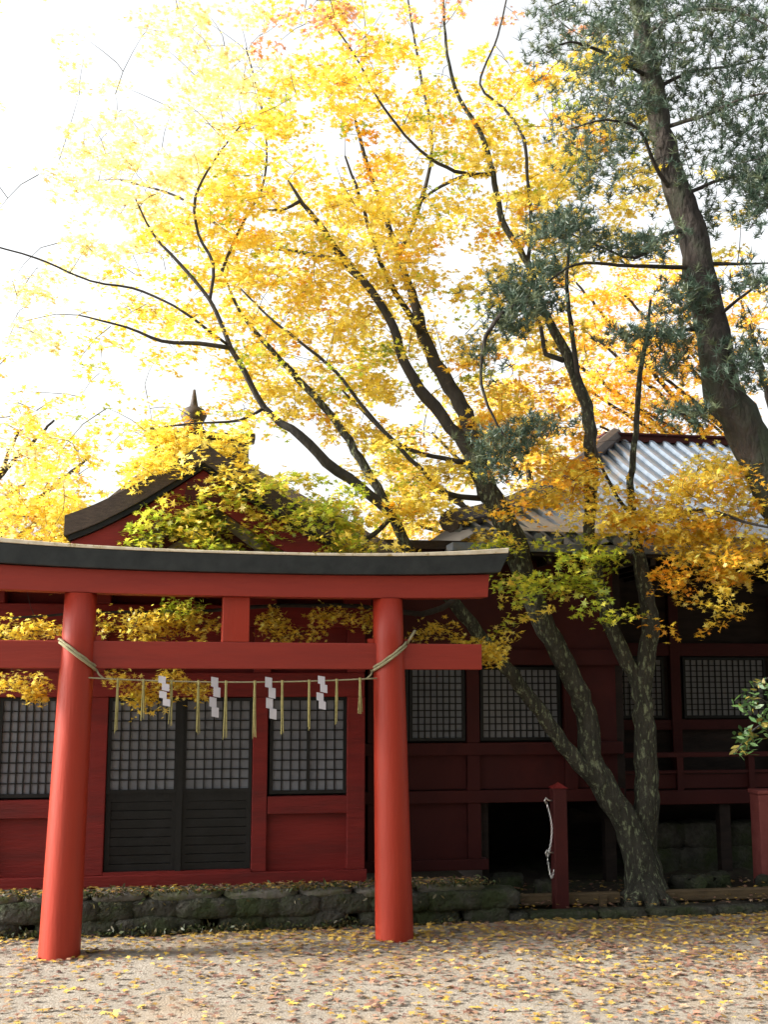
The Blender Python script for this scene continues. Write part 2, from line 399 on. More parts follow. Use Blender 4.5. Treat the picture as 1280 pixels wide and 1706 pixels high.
# rear part: veranda with rail, windows at the back
C = 3.0
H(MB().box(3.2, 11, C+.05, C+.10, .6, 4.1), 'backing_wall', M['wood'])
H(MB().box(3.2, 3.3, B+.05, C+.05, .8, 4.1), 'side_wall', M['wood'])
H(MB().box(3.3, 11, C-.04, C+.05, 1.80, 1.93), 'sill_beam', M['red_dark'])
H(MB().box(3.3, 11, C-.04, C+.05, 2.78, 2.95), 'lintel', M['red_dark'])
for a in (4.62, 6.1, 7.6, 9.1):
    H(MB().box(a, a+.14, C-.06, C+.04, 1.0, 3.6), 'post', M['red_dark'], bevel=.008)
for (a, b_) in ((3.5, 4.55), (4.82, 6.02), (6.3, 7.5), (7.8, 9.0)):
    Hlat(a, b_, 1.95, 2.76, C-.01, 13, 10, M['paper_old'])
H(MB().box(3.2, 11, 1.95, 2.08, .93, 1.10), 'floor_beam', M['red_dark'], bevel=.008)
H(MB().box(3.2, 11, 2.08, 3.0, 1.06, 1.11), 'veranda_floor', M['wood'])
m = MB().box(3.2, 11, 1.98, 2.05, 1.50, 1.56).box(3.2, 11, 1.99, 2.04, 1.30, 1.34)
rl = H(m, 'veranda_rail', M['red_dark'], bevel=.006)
for i in range(9):
    MB().box(3.3+i*.95-4, 3.38+i*.95-4, -.03, .06, 1.10, 1.50 if i else 1.6).build('baluster', M['red_dark'], rl)
H(MB().box(3.2, 11, 2.02, 2.03, 1.12, 1.29), 'veranda_panel', M['red_dark'])
for a in (3.3, 4.8, 6.3, 7.8, 9.3):
    H(MB().box(a, a+.14, 2.0, 2.12, 0, .93), 'stilt', M['wood'])
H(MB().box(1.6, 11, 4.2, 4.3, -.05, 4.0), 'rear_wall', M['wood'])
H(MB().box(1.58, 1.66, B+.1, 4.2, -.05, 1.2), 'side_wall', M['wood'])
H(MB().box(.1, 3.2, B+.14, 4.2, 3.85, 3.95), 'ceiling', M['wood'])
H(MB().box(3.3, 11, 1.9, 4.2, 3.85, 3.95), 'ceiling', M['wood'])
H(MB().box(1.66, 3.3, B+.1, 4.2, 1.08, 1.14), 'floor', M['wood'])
# stone footing under the veranda
m = MB(); s = 3.9
while s < 9.5:
    wd = rnd.uniform(.3, .6)
    rock_block(m, (s+wd/2, 2.45, .16), (wd+.04, .5, .42), 0, 400+k, .1); k += 1
    rock_block(m, (s+wd/2+.1, 2.5, .50), (wd+.04, .45, .34), 0, 500+k, .1); k += 1
    s += wd*.95
H(m, 'footing_stones', M['stone'], smooth=True)
# hip roof with tile ribs
eo, ez, ro, rz_ = .70, 4.02, 6.0, 6.42
sl_, sr_ = 1.1, 13.0; hl_ = 5.1
def rp(s, t):     # point on the front slope, t 0 eave..1 ridge, slight sag
    return (s, eo+(ro-eo)*t, ez+(rz_-ez)*t-.16*math.sin(PI*t)+.12*max(0, (2.4-s)/1.3)*(1-t)**3)
def smin(t): return sl_+(hl_-sl_)*t
m = MB(); N = 12
for i in range(N):
    t0, t1 = i/N, (i+1)/N
    a0, a1 = smin(t0), smin(t1)
    m.poly([rp(a0, t0), rp(sr_, t0), rp(sr_, t1), rp(a1, t1)], [(0, 1, 2, 3)])
    pa, pb = rp(a0, t0), rp(a1, t1)
    m.poly([pa, pb, (pb[0], 2*ro-pb[1], pb[2]), (pa[0], 2*ro-pa[1], pa[2])], [(0, 1, 2, 3)])
    m.poly([(a0, 2*ro-pa[1], pa[2]), (sr_, 2*ro-pa[1], pa[2]), (sr_, 2*ro-pb[1], pb[2]), (a1, 2*ro-pb[1], pb[2])], [(0, 3, 2, 1)])
m.box(sl_+.05, sr_, eo+.05, eo+.5, ez-.12, ez-.03)
s = sl_+.1
while s < sr_:
    tm = min(1, (s-sl_)/(hl_-sl_))
    tm = max(tm, .02)
    kk = max(2, int(12*tm))
    pts = [rp(s, tm*q/kk) for q in range(kk+1)]
    pts = [(p[0], p[1], p[2]+.015) for p in pts]
    m.tube(pts, .055, 6)
    s += .235
rf = H(m, 'roof', M['tile'], smooth=False)
H(MB().box(hl_-.2, sr_, ro-.16, ro+.16, rz_-.05, rz_+.06).box(hl_-.25, sr_, ro-.2, ro+.2, rz_+.06, rz_+.09), 'ridge', M['red_dark'])
pts = [rp(smin(t/10), t/10) for t in range(11)]
H(MB().tube([(p[0], p[1], p[2]+.08) for p in pts], .13, 8), 'hip_ridge', M['ridge'])
m = MB(); s = sl_+.2
while s < 11: m.box(s-.03, s+.03, eo+.1, 3.0, ez-.25, ez-.17); s += .25
H(m, 'rafter', M['wood'])
H(MB().box(sl_+.1, sr_, eo+.08, 4.3, ez-.165, ez-.125), 'soffit', M['wood'])
H(MB().box(.1, sl_+.3, 1.1, 4.2, 3.95, 4.05), 'connecting_roof', M['bark_roof'])

# ---------------------------------------------------------------- torii gateway
TL, TR = Vector((-2.91, 10.68, 0)), Vector((.10, 11.41, 0))
TC = (TL+TR)/2; TY = math.atan2(TR.y-TL.y, TR.x-TL.x); HW = (TR-TL).length/2
tr = empty('torii', TC, TY, label='vermilion torii gateway with black curved top, two pillars standing on the leaf strewn ground', cat='torii gate')
lean = .065
for sgn in (-1, 1):
    zs = [-.03, .0, .5, 1, 1.6, 2.2, 2.8, 3.24]
    pts = [(sgn*(HW-lean*z/3.2), 0, z) for z in zs]
    m = MB().tube(pts, [.184-.036*max(0, z)/3.2 for z in zs], 48)
    m.build('pillar', M['red'], tr, smooth=False)
    o = COL.objects[-1]
for o in COL.objects:
    if o.parent == tr: o.data.polygons.foreach_set('use_smooth', [len(p.vertices) == 4 for p in o.data.polygons])
MB().box(-HW-.92, HW+.90, -.06, .06, 2.545, 2.80).build('nuki', M['red_beam'], tr, .01)
MB().box(-.16, .10, -.055, .055, 2.80, 3.235).build('gakuzuka', M['red'], tr, .01)
def beam(z0, z1, half, hy, rise, mt, name, slant=0, n=24, flare=0):
    m = MB(); P = []
    for i in range(n+1):
        a = i/n*2-1; x = a*half; r = rise*abs(a)**2.6
        xe = x+math.copysign(slant, a)*abs(a)
        P += [(x, -hy, z0+r), (x, hy, z0+r), (xe, -hy-flare, z1+r*1.35), (xe, hy+flare, z1+r*1.35)]
    F = [(0, 1, 3, 2), (4*n, 4*n+2, 4*n+3, 4*n+1)]
    for i in range(n):
        a = 4*i; b = a+4
        F += [(a, a+2, b+2, b), (a+1, b+1, b+3, a+3), (a+2, a+3, b+3, b+2), (a, b, b+1, a+1)]
    m.poly(P, F); return m.build(name, mt, tr, .006)
beam(3.235, 3.455, HW+.95, .12, .035, M['red_beam'], 'shimaki', .02)
beam(3.458, 3.625, HW+1.06, .19, .06, M['kasagi'], 'kasagi', .08, flare=.05)
beam(3.63, 3.655, HW+1.13, .25, .08, M['edge'], 'kasagi_rim_highlight', .01)  # strip added along the kasagi top, backlit rim painted into its colour
# wedges where the tie beam passes the pillars
for sgn in (-1, 1):
    x = sgn*(HW-lean*.85)
    for q in (-1, 1): MB().box(x+q*.183-.028, x+q*.183+.028, -.03, .03, 2.80, 2.845).build('wedge', M['red'], tr)

# rope with tassels and paper streamers
sh = empty('shimenawa_rope', TC, TY, label='straw rope tied between the two torii pillars with hanging tassels and white zigzag papers', cat='sacred rope')
def rope_z(x): return 2.47-.05*(1-(x/HW)**2)
m = MB()
RY = -.10
line = [(x, RY, rope_z(x)) for x in np.linspace(-HW+.16, HW-.2, 30)]
m.tube(line, .008, 6)
for sgn in (-1, 1):
    cx = sgn*(HW-lean*.85)
    ring = []
    for i in range(29):
        a = 2*PI*i/28
        zz = 2.66+.13*math.cos(a)*(1 if sgn > 0 else -1)-.0
        ring.append((cx+.175*math.cos(a), .175*math.sin(a)-.0, zz))
    m.tube(ring, .014, 7, rough=.12)
    ring2 = [(p[0], p[1], p[2]+.03+.004*math.sin(i*2)) for i, p in enumerate(ring)]
    m.tube(ring2, .012, 7, rough=.12)
    a0 = (cx-sgn*.17, -.03, 2.53 if sgn > 0 else 2.55)
    m.tube([a0, (cx-sgn*.2, -.08, 2.49), (cx-sgn*.24, RY, rope_z(HW-.2))], .009, 6)
m.tube([(HW+.12, -.06, 2.80), (HW+.15, -.09, 2.86), (HW+.2, -.07, 2.93)], .014, 6)
m.build('rope', M['rope'], sh, smooth=True)
def world_to_torii_x(px):
    r = ray(px, 1160); d = Vector((r[0], r[1]))
    n = Vector((-math.sin(TY), math.cos(TY))); o = Vector((TC.x, TC.y))+n*RY
    t = o.dot(n)/d.dot(n); p = d*t-Vector((TC.x, TC.y))
    return p.dot(Vector((math.cos(TY), math.sin(TY))))
for i, (px, py) in enumerate(((195, 1218), (238, 1196), (285, 1205), (330, 1216), (376, 1226), (424, 1224), (470, 1218), (515, 1212), (561, 1205), (600, 1190))):
    x = world_to_torii_x(px); z0 = rope_z(x)
    ln = (py-1133)/1900*11.05
    m = MB()
    for q in range(5):
        a = q*1.26; dx, dy = .009*math.cos(a), .009*math.sin(a)
        sw = rnd.uniform(-.012, .012)
        m.tube([(x+dx*.4, RY+dy*.4, z0+.012), (x+dx, RY+dy, z0-ln*.4), (x+dx*1.5+sw, RY+dy*1.5, z0-ln*rnd.uniform(.93, 1.02))], [.006, .006, .003], 4)
    m.tube([(x, RY, z0+.014), (x, RY, z0-.03)], .014, 6)
    m.build('straw_tassel', M['straw'], sh)
for i, (px, py) in enumerate(((268, 1175), (356, 1192), (446, 1196), (534, 1182))):
    x = world_to_torii_x(px); z = rope_z(x)+.05; yy = RY-.02
    ln = (py-1124)/1900*11.05*.94; n = 4; h = ln/n*1.12; wd = .068
    P = []; m = MB(); sx = x-.03; tw_ = rnd.uniform(-.3, .3)
    for q in range(n):
        zz = z-q*ln/n; x0 = sx+(q % 2)*.028+q*.006*(1 if i % 2 == 0 else -1)
        y0 = yy-.008*(q % 2)
        y1 = y0+math.sin(tw_)*wd
        m.poly([(x0, y0, zz), (x0+wd, y1, zz-.012), (x0+wd, y1-.004, zz-h), (x0, y0-.004, zz-h+.014),
                (x0, y0+.0015, zz), (x0+wd, y1+.0015, zz-.012), (x0+wd, y1-.0025, zz-h), (x0, y0-.0025, zz-h+.014)],
               [(0,1,2,3), (4,7,6,5), (0,4,5,1), (1,5,6,2), (2,6,7,3), (3,7,4,0)])
    m.build('paper_streamer', M['white'], sh)

# ---------------------------------------------------------------- posts and edging
def gpt(px, py, z=0):
    r = ray(px, py); t = (z-CH)/r[2]; return Vector((r[0]*t, r[1]*t, z))
p = gpt(935, 1522)
po = empty('chain_post', p, YAW, label='slim dark red post with steel hooks and a hanging chain, left of the tree base', cat='post')
MB().box(-.075, .075, -.075, .075, -.05, 1.30).build('post', M['red_dark'], po, .012)
MB().poly([(-.085, -.085, 1.30), (.085, -.085, 1.30), (.085, .085, 1.30), (-.085, .085, 1.30), (0, 0, 1.36)], [(0,1,4), (1,2,4), (2,3,4), (3,0,4), (0,3,2,1)]).build('post_cap', M['red_wood'], po)
for z in (1.17, .63):
    hk = MB().tube([(-.08, -.04, z), (-.125, -.04, z+.005), (-.15, -.04, z+.03), (-.165, -.04, z), (-.15, -.04, z-.03)], .009, 6); hk.build('hook', M['steel'], po, smooth=True)
m = MB()
for i in range(26):
    t = i/25; z = 1.14-.54*t; x = -.14+.05*math.sin(PI*t)
    a = PI/2*(i % 2)
    ring = [(x+.009*math.cos(q*PI/4)*math.cos(a), -.04+.009*math.cos(q*PI/4)*math.sin(a), z+.017*math.sin(q*PI/4)) for q in range(9)]
    m.tube(ring, .003, 4)
for i in range(14):
    t = i/13; x = -.15+.07*t; z = .60-.22*math.sin(PI*t*.75); a = PI/2*(i % 2)
    ring = [(x+.009*math.cos(q*PI/4)*math.cos(a), -.04+.009*math.cos(q*PI/4)*math.sin(a), z+.015*math.sin(q*PI/4)) for q in range(9)]
    m.tube(ring, .003, 4)
m.build('chain', M['steel'], po)
p = gpt(1284, 1480)
p2 = empty('fence_post', p, YAW, label='thick faded pinkish red square post at the right edge behind the timber edging', cat='post')
MB().box(-.15, .15, -.12, .12, -.05, 1.10).build('post', M['pink'], p2, .015)
MB().box(-.165, .165, -.135, .135, 1.10, 1.15).build('post_cap', M['pink'], p2, .015)
for (a, b_, lab) in ((1.32, 2.92, 'brown timber edging beam between stone wall and tree base'), (3.35, 9.5, 'brown timber edging beam running right from the tree base')):
    e = empty('edging_beam', L(a, .5, 0), YAW, label=lab, cat='timber edging', group='timber edging along the soil bed')
    MB().box(0, b_-a, 0, .11, .06, .17).build('beam', M['timber'], e, .012)
    for q in range(int((b_-a)/1.3)+1): MB().box(.1+q*1.25, .18+q*1.25, -.05, -.003, -.05, .15).build('stake', M['timber'], e, .006)
# dark kerb in front of the soil
kb = MB(); s = 1.3
while s < 9.5:
    wd = rnd.uniform(.4, .8); rock_block(kb, (0, 0, 0), (.01, .01, .01), 0, 1); s += wd
kb = MB(); s = 1.3
while s < 9.5:
    wd = rnd.uniform(.35, .8); c = L(s+wd/2, .12, .01); rock_block(kb, c, (wd, .2, .14), YAW, 700+int(s*10), .08); s += wd
kb.build('stone_kerb', M['stone'], smooth=True, label='low dark stone kerb where the gravel ends beneath the trees', cat='kerb')
# rocks in the bed
for i, (s, o, sz) in enumerate(((1.65, .62, .26), (2.3, 1.0, .3), (2.2, .75, .16), (3.95, .95, .34), (4.4, 1.3, .28), (5.0, 1.25, .22), (1.9, 1.5, .3))):
    m = MB(); rock_block(m, (0, 0, 0), (sz*1.3, sz, sz*.8), rnd.uniform(0, 3), 900+i, .22)
    o_ = m.build('rock', M['stone'], smooth=True)
    o_.location = L(s, o, .05+sz*.2)
    tag(o_, ['small rock just right of the wall end', 'rounded rock in the dark under the hall floor', 'little rock near the chain post', 'largest rock right of the tree base',
             'rock behind the right edging beam', 'flat rock nearest the faded right post', 'rock deepest in the dark beneath the hall'][i], 'rock', 'rocks in the soil bed')

# ---------------------------------------------------------------- foliage machinery
LEAF = np.array([(0, -.5), (.10, -.12), (.42, -.30), (.22, .02), (.55, .16), (.17, .18), (0, .62), (-.17, .18), (-.55, .16), (-.22, .02), (-.42, -.30), (-.10, -.12)], float)
OVAL = np.array([(0, -.6), (.16, -.3), (.22, 0), (.13, .35), (0, .6), (-.13, .35), (-.22, 0), (-.16, -.3)], float)
def leaf_mesh(name, pos, nrm_tilt, size, cols, material, parent=None, shape=LEAF, curl=.12, **kw):
    n = len(pos); k = len(shape)
    az = R.uniform(0, 2*PI, n); tilt = nrm_tilt; ta = R.uniform(0, 2*PI, n)
    ca, sa = np.cos(az), np.sin(az)
    X = np.stack([ca, sa, np.zeros(n)], 1); Y = np.stack([-sa, ca, np.zeros(n)], 1); Z = np.zeros((n, 3)); Z[:, 2] = 1
    # rotate about horizontal axis by tilt
    ax = np.stack([np.cos(ta), np.sin(ta), np.zeros(n)], 1)
    def rot(v):
        c, s = np.cos(tilt)[:, None], np.sin(tilt)[:, None]
        return v*c+np.cross(ax, v)*s+ax*(np.sum(ax*v, 1, keepdims=True))*(1-c)
    X, Y, Z = rot(X), rot(Y), rot(Z)
    sh_ = shape[None]*size[:, None, None]
    rr = (shape**2).sum(1)[None, :, None]*size[:, None, None]*(-curl)
    V = pos[:, None]+X[:, None]*sh_[:, :, :1]+Y[:, None]*sh_[:, :, 1:]+Z[:, None]*rr
    me = bpy.data.meshes.new(name)
    me.vertices.add(n*k); me.vertices.foreach_set('co', V.reshape(-1).astype(np.float32))
    me.loops.add(n*k); me.loops.foreach_set('vertex_index', np.arange(n*k, dtype=np.int32))
    me.polygons.add(n); me.polygons.foreach_set('loop_start', np.arange(0, n*k, k, dtype=np.int32)); me.polygons.foreach_set('loop_total', np.full(n, k, dtype=np.int32))
    ca_ = me.color_attributes.new('Col', 'FLOAT_COLOR', 'POINT')
    C4 = np.ones((n, k, 4), np.float32); C4[:, :, :3] = cols[:, None]
    ca_.data.foreach_set('color', C4.reshape(-1))
    me.materials.append(material); me.update(calc_edges=True); me.validate()
    o = bpy.data.objects.new(name, me); COL.objects.link(o)
    if parent: o.parent = parent
    return tag(o, **kw)
def spray_leaves(origin, d, ln, n, size, droop=.35, wide=.5):
    """leaves of one flat fan-shaped spray"""
    t = R.uniform(0, 1, n)**.7; side = Vector((-d.y, d.x, 0)).normalized()
    wv = (R.uniform(-1, 1, n))*wide*ln*np.sin(PI*(.15+.8*t))
    dn = np.array(d)[None]; sn = np.array(side)[None]
    P = np.array(origin)[None]+dn*(t*ln)[:, None]+sn*wv[:, None]
    P[:, 2] += -droop*ln*(t**2)-.25*np.abs(wv)+R.normal(0, .035, n)
    return P
def grow(skel, ends, rmax=.009, rmin=.0025, maxd=.95):
    """join every spray to the nearest wood already there; returns a mesh builder of twigs"""
    m = MB()
    nodes = np.array([tuple(p) for p in skel]); 
    E_ = [Vector(e) for e in ends]
    d0 = [np.min(((nodes-np.array(e))**2).sum(1)) for e in E_]
    order = np.argsort(d0)
    for i in order:
        e = np.array(E_[i]); q = nodes-e
        dd = (q**2).sum(1)+.6*np.maximum(0, nodes[:, 2]-e[2])**2
        j = int(np.argmin(dd)); a = Vector(nodes[j]); b = Vector(e); dist = (b-a).length
        if dist < .05 or dist > maxd: continue
        jit = Vector((rnd.uniform(-1, 1), rnd.uniform(-1, 1), rnd.uniform(-.2, 1)))*dist*.10
        c1 = a.lerp(b, .35)+jit; c2 = a.lerp(b, .7)+jit*.7
        r = rmin+(rmax-rmin)*min(1, dist/1.6)
        m.tube([a, c1, c2, b], [r, r*.8, r*.6, rmin*.6], 4, cap=False)
        nodes = np.vstack([nodes, [tuple(c1), tuple(c2), tuple(b)]])
    return m
def densify(pts, rs, step=.12, wob=.01):
    P, Q = [], []
    pts = [Vector(p) for p in pts]
    for i in range(len(pts)-1):
        p0 = pts[max(i-1, 0)]; p1 = pts[i]; p2 = pts[i+1]; p3 = pts[min(i+2, len(pts)-1)]
        n = max(1, int((p2-p1).length/step))
        for k_ in range(n):
            t = k_/n
            v = .5*((2*p1)+(p2-p0)*t+(2*p0-5*p1+4*p2-p3)*t*t+(3*p1-3*p2+p3-p0)*t**3)
            r = rs[i]+(rs[i+1]-rs[i])*t
            P.append(v+Vector((rnd.gauss(0, 1), rnd.gauss(0, 1), rnd.gauss(0, 1)))*wob*min(1, r*12)); Q.append(r)
    P.append(pts[-1]); Q.append(rs[-1]); return P, Q

# ---------------------------------------------------------------- the great maple
base = gpt(1078, 1512)
mp = empty('maple_tree', base, 0, label='big many-stemmed maple with yellow autumn leaves, spreading over the torii and roofs', cat='tree')
def rel(p): return Vector(p)-base
def P3(l): return [at(x, y, d) for x, y, d in l]
wpx = lambda w_, d: w_*d/1900/2       # pixel width to radius
limbs = [   # (points (px,py,depth)), widths in px
 ('trunk', [(1080,1520,13.0),(1070,1450,13.05),(1045,1375,13.05),(1010,1315,13.05),(985,1260,13.05),(978,1190,13.05),(950,1120,13.0),(912,1050,12.95),(885,985,12.9),(862,915,12.85),(832,850,12.85),(805,800,12.85),(790,755,12.85)], [84,58,46,44,42,38,36,38,40,44,46,44,42]),
 ('stem', [(1078,1515,13.2),(1072,1420,13.2),(1078,1330,13.2),(1076,1230,13.2),(1072,1140,13.2),(1083,1060,13.2),(1078,990,13.2),(1064,930,13.2),(1058,870,13.1),(1052,800,13.0),(1060,720,13.0),(1066,640,13.0),(1078,560,12.9),(1085,500,12.9)], [90,52,42,38,34,32,28,26,18,14,12,11,8,5]),
 ('stem', [(1072,1150,13.2),(1045,1100,13.2),(1015,1030,13.15),(995,960,13.1),(985,890,13.0),(986,800,12.9),(982,700,12.8),(965,640,12.8),(935,570,12.8),(905,520,12.8),(880,440,12.9),(838,370,13.0),(822,290,13.1),(800,220,13.1),(760,150,13.2),(742,60,13.3),(738,-40,13.3)], [30,28,26,24,24,26,26,24,20,17,14,13,12,10,8,6,5]),
 ('limb', [(1005,1310,13.05),(950,1255,12.9),(890,1170,12.75),(830,1095,12.6),(760,1010,12.5),(690,930,12.4),(655,860,12.4),(610,780,12.4),(550,690,12.4),(485,620,12.4),(440,570,12.4),(400,520,12.4),(370,450,12.4)], [32,27,25,24,23,22,20,18,15,13,10,7,4]),
 ('limb', [(655,860,12.4),(600,810,12.3),(545,770,12.2),(500,725,12.1),(440,680,12.1),(408,620,12.0),(385,580,12.0),(350,500,12.0),(300,440,12.0),(255,390,12.0),(225,330,12.0)], [22,20,22,18,13,12,11,8,7,5,3]),
 ('limb', [(385,580,12.0),(330,572,11.9),(270,568,11.8),(210,545,11.7),(130,525,11.6)], [10,9,7,5,3]),
 ('limb', [(380,575,12.0),(340,545,11.9),(290,510,11.8),(220,480,11.8),(150,468,11.7),(60,430,11.6),(-30,405,11.5)], [6,6,5,5,4,4,3]),
 ('limb', [(350,500,12.0),(355,440,12.0),(330,390,12.1),(325,330,12.1),(355,270,12.2),(400,210,12.3)], [7,7,6,6,4,3]),
 ('limb', [(790,760,12.85),(750,710,12.8),(700,650,12.7),(672,600,12.6),(655,545,12.6),(615,480,12.6),(575,435,12.6),(530,370,12.6),(505,340,12.6),(480,300,12.6)], [32,26,24,20,18,17,16,12,9,4]),
 ('limb', [(800,770,12.9),(775,690,13.2),(735,620,13.4),(705,560,13.5),(690,500,13.6),(665,430,13.7),(640,350,13.8),(610,270,13.9),(590,190,14.0)], [36,32,30,26,20,14,11,9,5]),
 ('limb', [(705,560,13.5),(680,520,13.3),(650,470,13.2),(628,420,13.1),(600,330,13.0),(575,260,13.0)], [16,13,11,9,7,4]),
 ('limb', [(800,830,12.85),(745,822,12.6),(700,780,12.4),(665,745,12.3),(615,690,12.2),(560,620,12.1),(500,570,12.0),(450,530,12.0),(400,480,12.0)], [12,11,9,9,8,7,6,5,3]),
 ('limb', [(775,770,12.9),(720,760,12.9),(665,740,12.9),(620,700,13.0),(570,650,13.1)], [12,9,8,6,4]),
 ('limb', [(940,600,12.8),(910,590,12.9),(900,540,13.0),(870,480,13.1)], [12,10,8,5]),
 ('limb', [(880,440,12.9),(885,370,13.0),(880,300,13.0),(872,230,13.1),(840,180,13.2),(800,140,13.2),(830,60,13.3),(850,-30,13.4)], [9,8,7,7,6,5,4,3]),
 ('limb', [(822,290,13.1),(760,285,13.0),(700,250,12.9),(640,180,12.8),(590,90,12.7),(540,20,12.7)], [8,8,6,5,4,3]),
 ('limb', [(820,290,13.1),(770,295,13.3),(720,320,13.4),(690,345,13.5)], [9,8,6,3]),
 ('limb', [(965,640,12.8),(955,560,12.6),(945,480,12.5),(950,400,12.4)], [11,10,8,5]),
 ('limb', [(1055,860,13.1),(1030,830,12.8),(1000,770,12.6),(990,730,12.5)], [8,7,6,4]),
 ('limb', [(1058,880,13.1),(1120,860,12.7),(1180,850,12.4),(1240,870,12.2),(1290,880,12.0)], [12,10,8,6,4]),
 ('limb', [(500,335,12.6),(470,350,12.5),(440,350,12.5)], [8,6,4]),
 ('limb', [(440,680,12.1),(400,700,12.0),(330,705,11.9),(240,715,11.8)], [7,6,4,3]),
 ('limb', [(655,860,12.4),(600,900,12.0),(520,860,11.8),(430,830,11.7),(330,850,11.6)], [10,9,7,5,3]),
 ('limb', [(862,915,12.85),(800,960,12.4),(720,1020,12.05),(600,1010,11.85),(450,1010,11.7),(300,1020,11.6),(160,1020,11.5),(20,1030,11.35)], [12,11,10,8,7,6,5,4]),
 ('limb', [(665,430,13.7),(700,340,14.2),(720,240,14.6),(700,120,15),(680,0,15.3)], [11,9,7,6,4]),
 ('limb', [(370,450,12.4),(400,380,12.9),(440,300,13.3),(440,200,13.6),(410,80,13.8)], [7,6,5,4,3]),
 ('limb', [(575,435,12.6),(500,420,13.2),(400,400,13.8),(300,330,14.2),(200,300,14.4)], [9,8,6,5,3]),
]
skel = []
for nm, pts, ws in limbs:
    pw = [rel(q) for q in P3(pts)]; rs = [wpx(w_, p_[2])*(.84 if p_[1] < 900 else .95) for w_, p_ in zip(ws, pts)]
    pp, rr = densify(pw, rs, wob=.012)
    mt = M['bark'] if nm in ('trunk', 'stem') or pts[0][1] > 1200 else M['bark_hi']
    MB().tube(pp, rr, 10, rough=.06).build(nm, mt, mp, smooth=True)
    lo = 0 if nm == 'limb' else len(pp)//2
    skel += pp[lo::2]
for i in range(7):      # root flare
    a = i*.9+.3; r = rnd.uniform(.35, .6)
    MB().tube([(0, .05, .28), (math.cos(a)*.16, math.sin(a)*.16+.03, .12), (math.cos(a)*r, math.sin(a)*r, -.04)], [.12, .09, .03], 7, rough=.1).build('root', M['bark'], mp, smooth=True)

GRID = [  # 64-pixel cells of how thick the foliage stands, rows from the top
 "00112233442211120000",
 "00124334455322230000",
 "01225355456664310000",
 "01354477344554662000",
 "12536776554355776210",
 "00146646577635674101",
 "02434654887335432010",
 "32142489964554420000",
 "30134288866455400000",
 "01213156785543300000",
 "21114244654477600000",
 "24248512166456500000",
 "15335555247613530685",
 "57016655842023444886",
 "46000000000023440175",
 "00000000000011330130",
]
YEL = np.array([(.85, .64, .08), (.87, .70, .12), (.81, .57, .06), (.88, .75, .20), (.76, .58, .07)])
PALE = np.array([(.90, .80, .42), (.90, .76, .34), (.86, .68, .28)])
ORA = np.array([(.86, .48, .04), (.88, .56, .05), (.80, .44, .04), (.84, .38, .03)])
GRN = np.array([(.42, .50, .04), (.54, .56, .05), (.32, .42, .04), (.62, .58, .06)])
PNK = np.array([(.66, .30, .16), (.70, .40, .12), (.55, .25, .15)])
def pick(pal, n, var=.12):
    c = pal[R.integers(0, len(pal), n)]
    return np.clip(c*(1+R.normal(0, var, (n, 1))), .005, .9)
def palette(px, py):
    q = rnd.random()
    if 210 < px < 600 and 770 < py < 935: return GRN if q < (.85 if py > 800 else .4) else YEL
    if 820 < px < 1065 and py > 890: return GRN if q < .85 else YEL
    if px > 1060 and py > 700: return ORA if q < .35 else YEL
    if px > 800 and 580 < py < 900: return ORA if q < .5 else YEL
    if py < 70 and 420 < px < 1000: return PNK if q < .45 else YEL
    if px+py*.8 < 560: return PALE  # paler leaf colour toward the upper left, washed-out glare painted in
    if q < .05: return ORA
    return YEL if q < .93 else GRN
Pl, Cl, Sz, Tl, ends = [], [], [], [], []
def add_spray(px, py, Y, pal, n, ln, size=.086, droop=.35, tilt=.65):
    o = at(px, py, Y); a = rnd.uniform(0, 2*PI); d = Vector((math.cos(a), math.sin(a), rnd.uniform(-.1, .25))).normalized()
    o = o-d*ln*.5
    o = rel(o)
    Q = spray_leaves(o, d, ln, n, size, droop)
    Pl.append(Q); Cl.append(pick(pal, n)); Sz.append(R.uniform(.55, 1.2, n)*size*rnd.uniform(.8, 1.15)); Tl.append(np.abs(R.normal(0, tilt, n)))
    ends.append(o+d*ln*.1-Vector((0, 0, .05)))
def depth_for(px, py):
    if py > 770: # in front of roofs
        if px < 640: return rnd.uniform(11.35, 11.75) if py > 880 else rnd.uniform(11.3, 12.3)
        return rnd.uniform(11.9, 12.9)
    c = 12.3+.9*min(1, max(0, (px-300)/500))
    return c+rnd.triangular(-1.2, 2.4, .2)
DENS = 2.5
from mathutils import noise
GAPS = [(480, 740, 85, 42, .95), (322, 655, 45, 38, .45), (795, 300, 32, 28, .8), (505, 230, 36, 45, .9), (705, 600, 28, 45, .8), (270, 140, 50, 45, .9), (690, 650, 30, 34, .8), (735, 700, 30, 36, .8), (770, 440, 45, 34, .8),
        (1065, 760, 80, 44, .9), (1235, 860, 48, 30, .7), (230, 620, 120, 60, .7), (560, 590, 30, 18, .6), (600, 800, 35, 22, .8), (1000, 460, 45, 25, .8), (1010, 300, 40, 50, .7), (180, 780, 60, 50, .7), (90, 280, 60, 60, .6), (920, 865, 75, 32, .85), (940, 940, 120, 60, .5), (700, 110, 60, 40, .6), (450, 250, 20, 30, .6)]
def gap(px, py):
    for (gx, gy, a, b, pr) in GAPS:
        if ((px-gx)/a)**2+((py-gy)/b)**2 < 1 and rnd.random() < pr: return True
    v = noise.noise(Vector((px/62, py/50, 3.1)))+.5*noise.noise(Vector((px/28, py/22, 7.7)))
    return v < -.10 and rnd.random() < .75
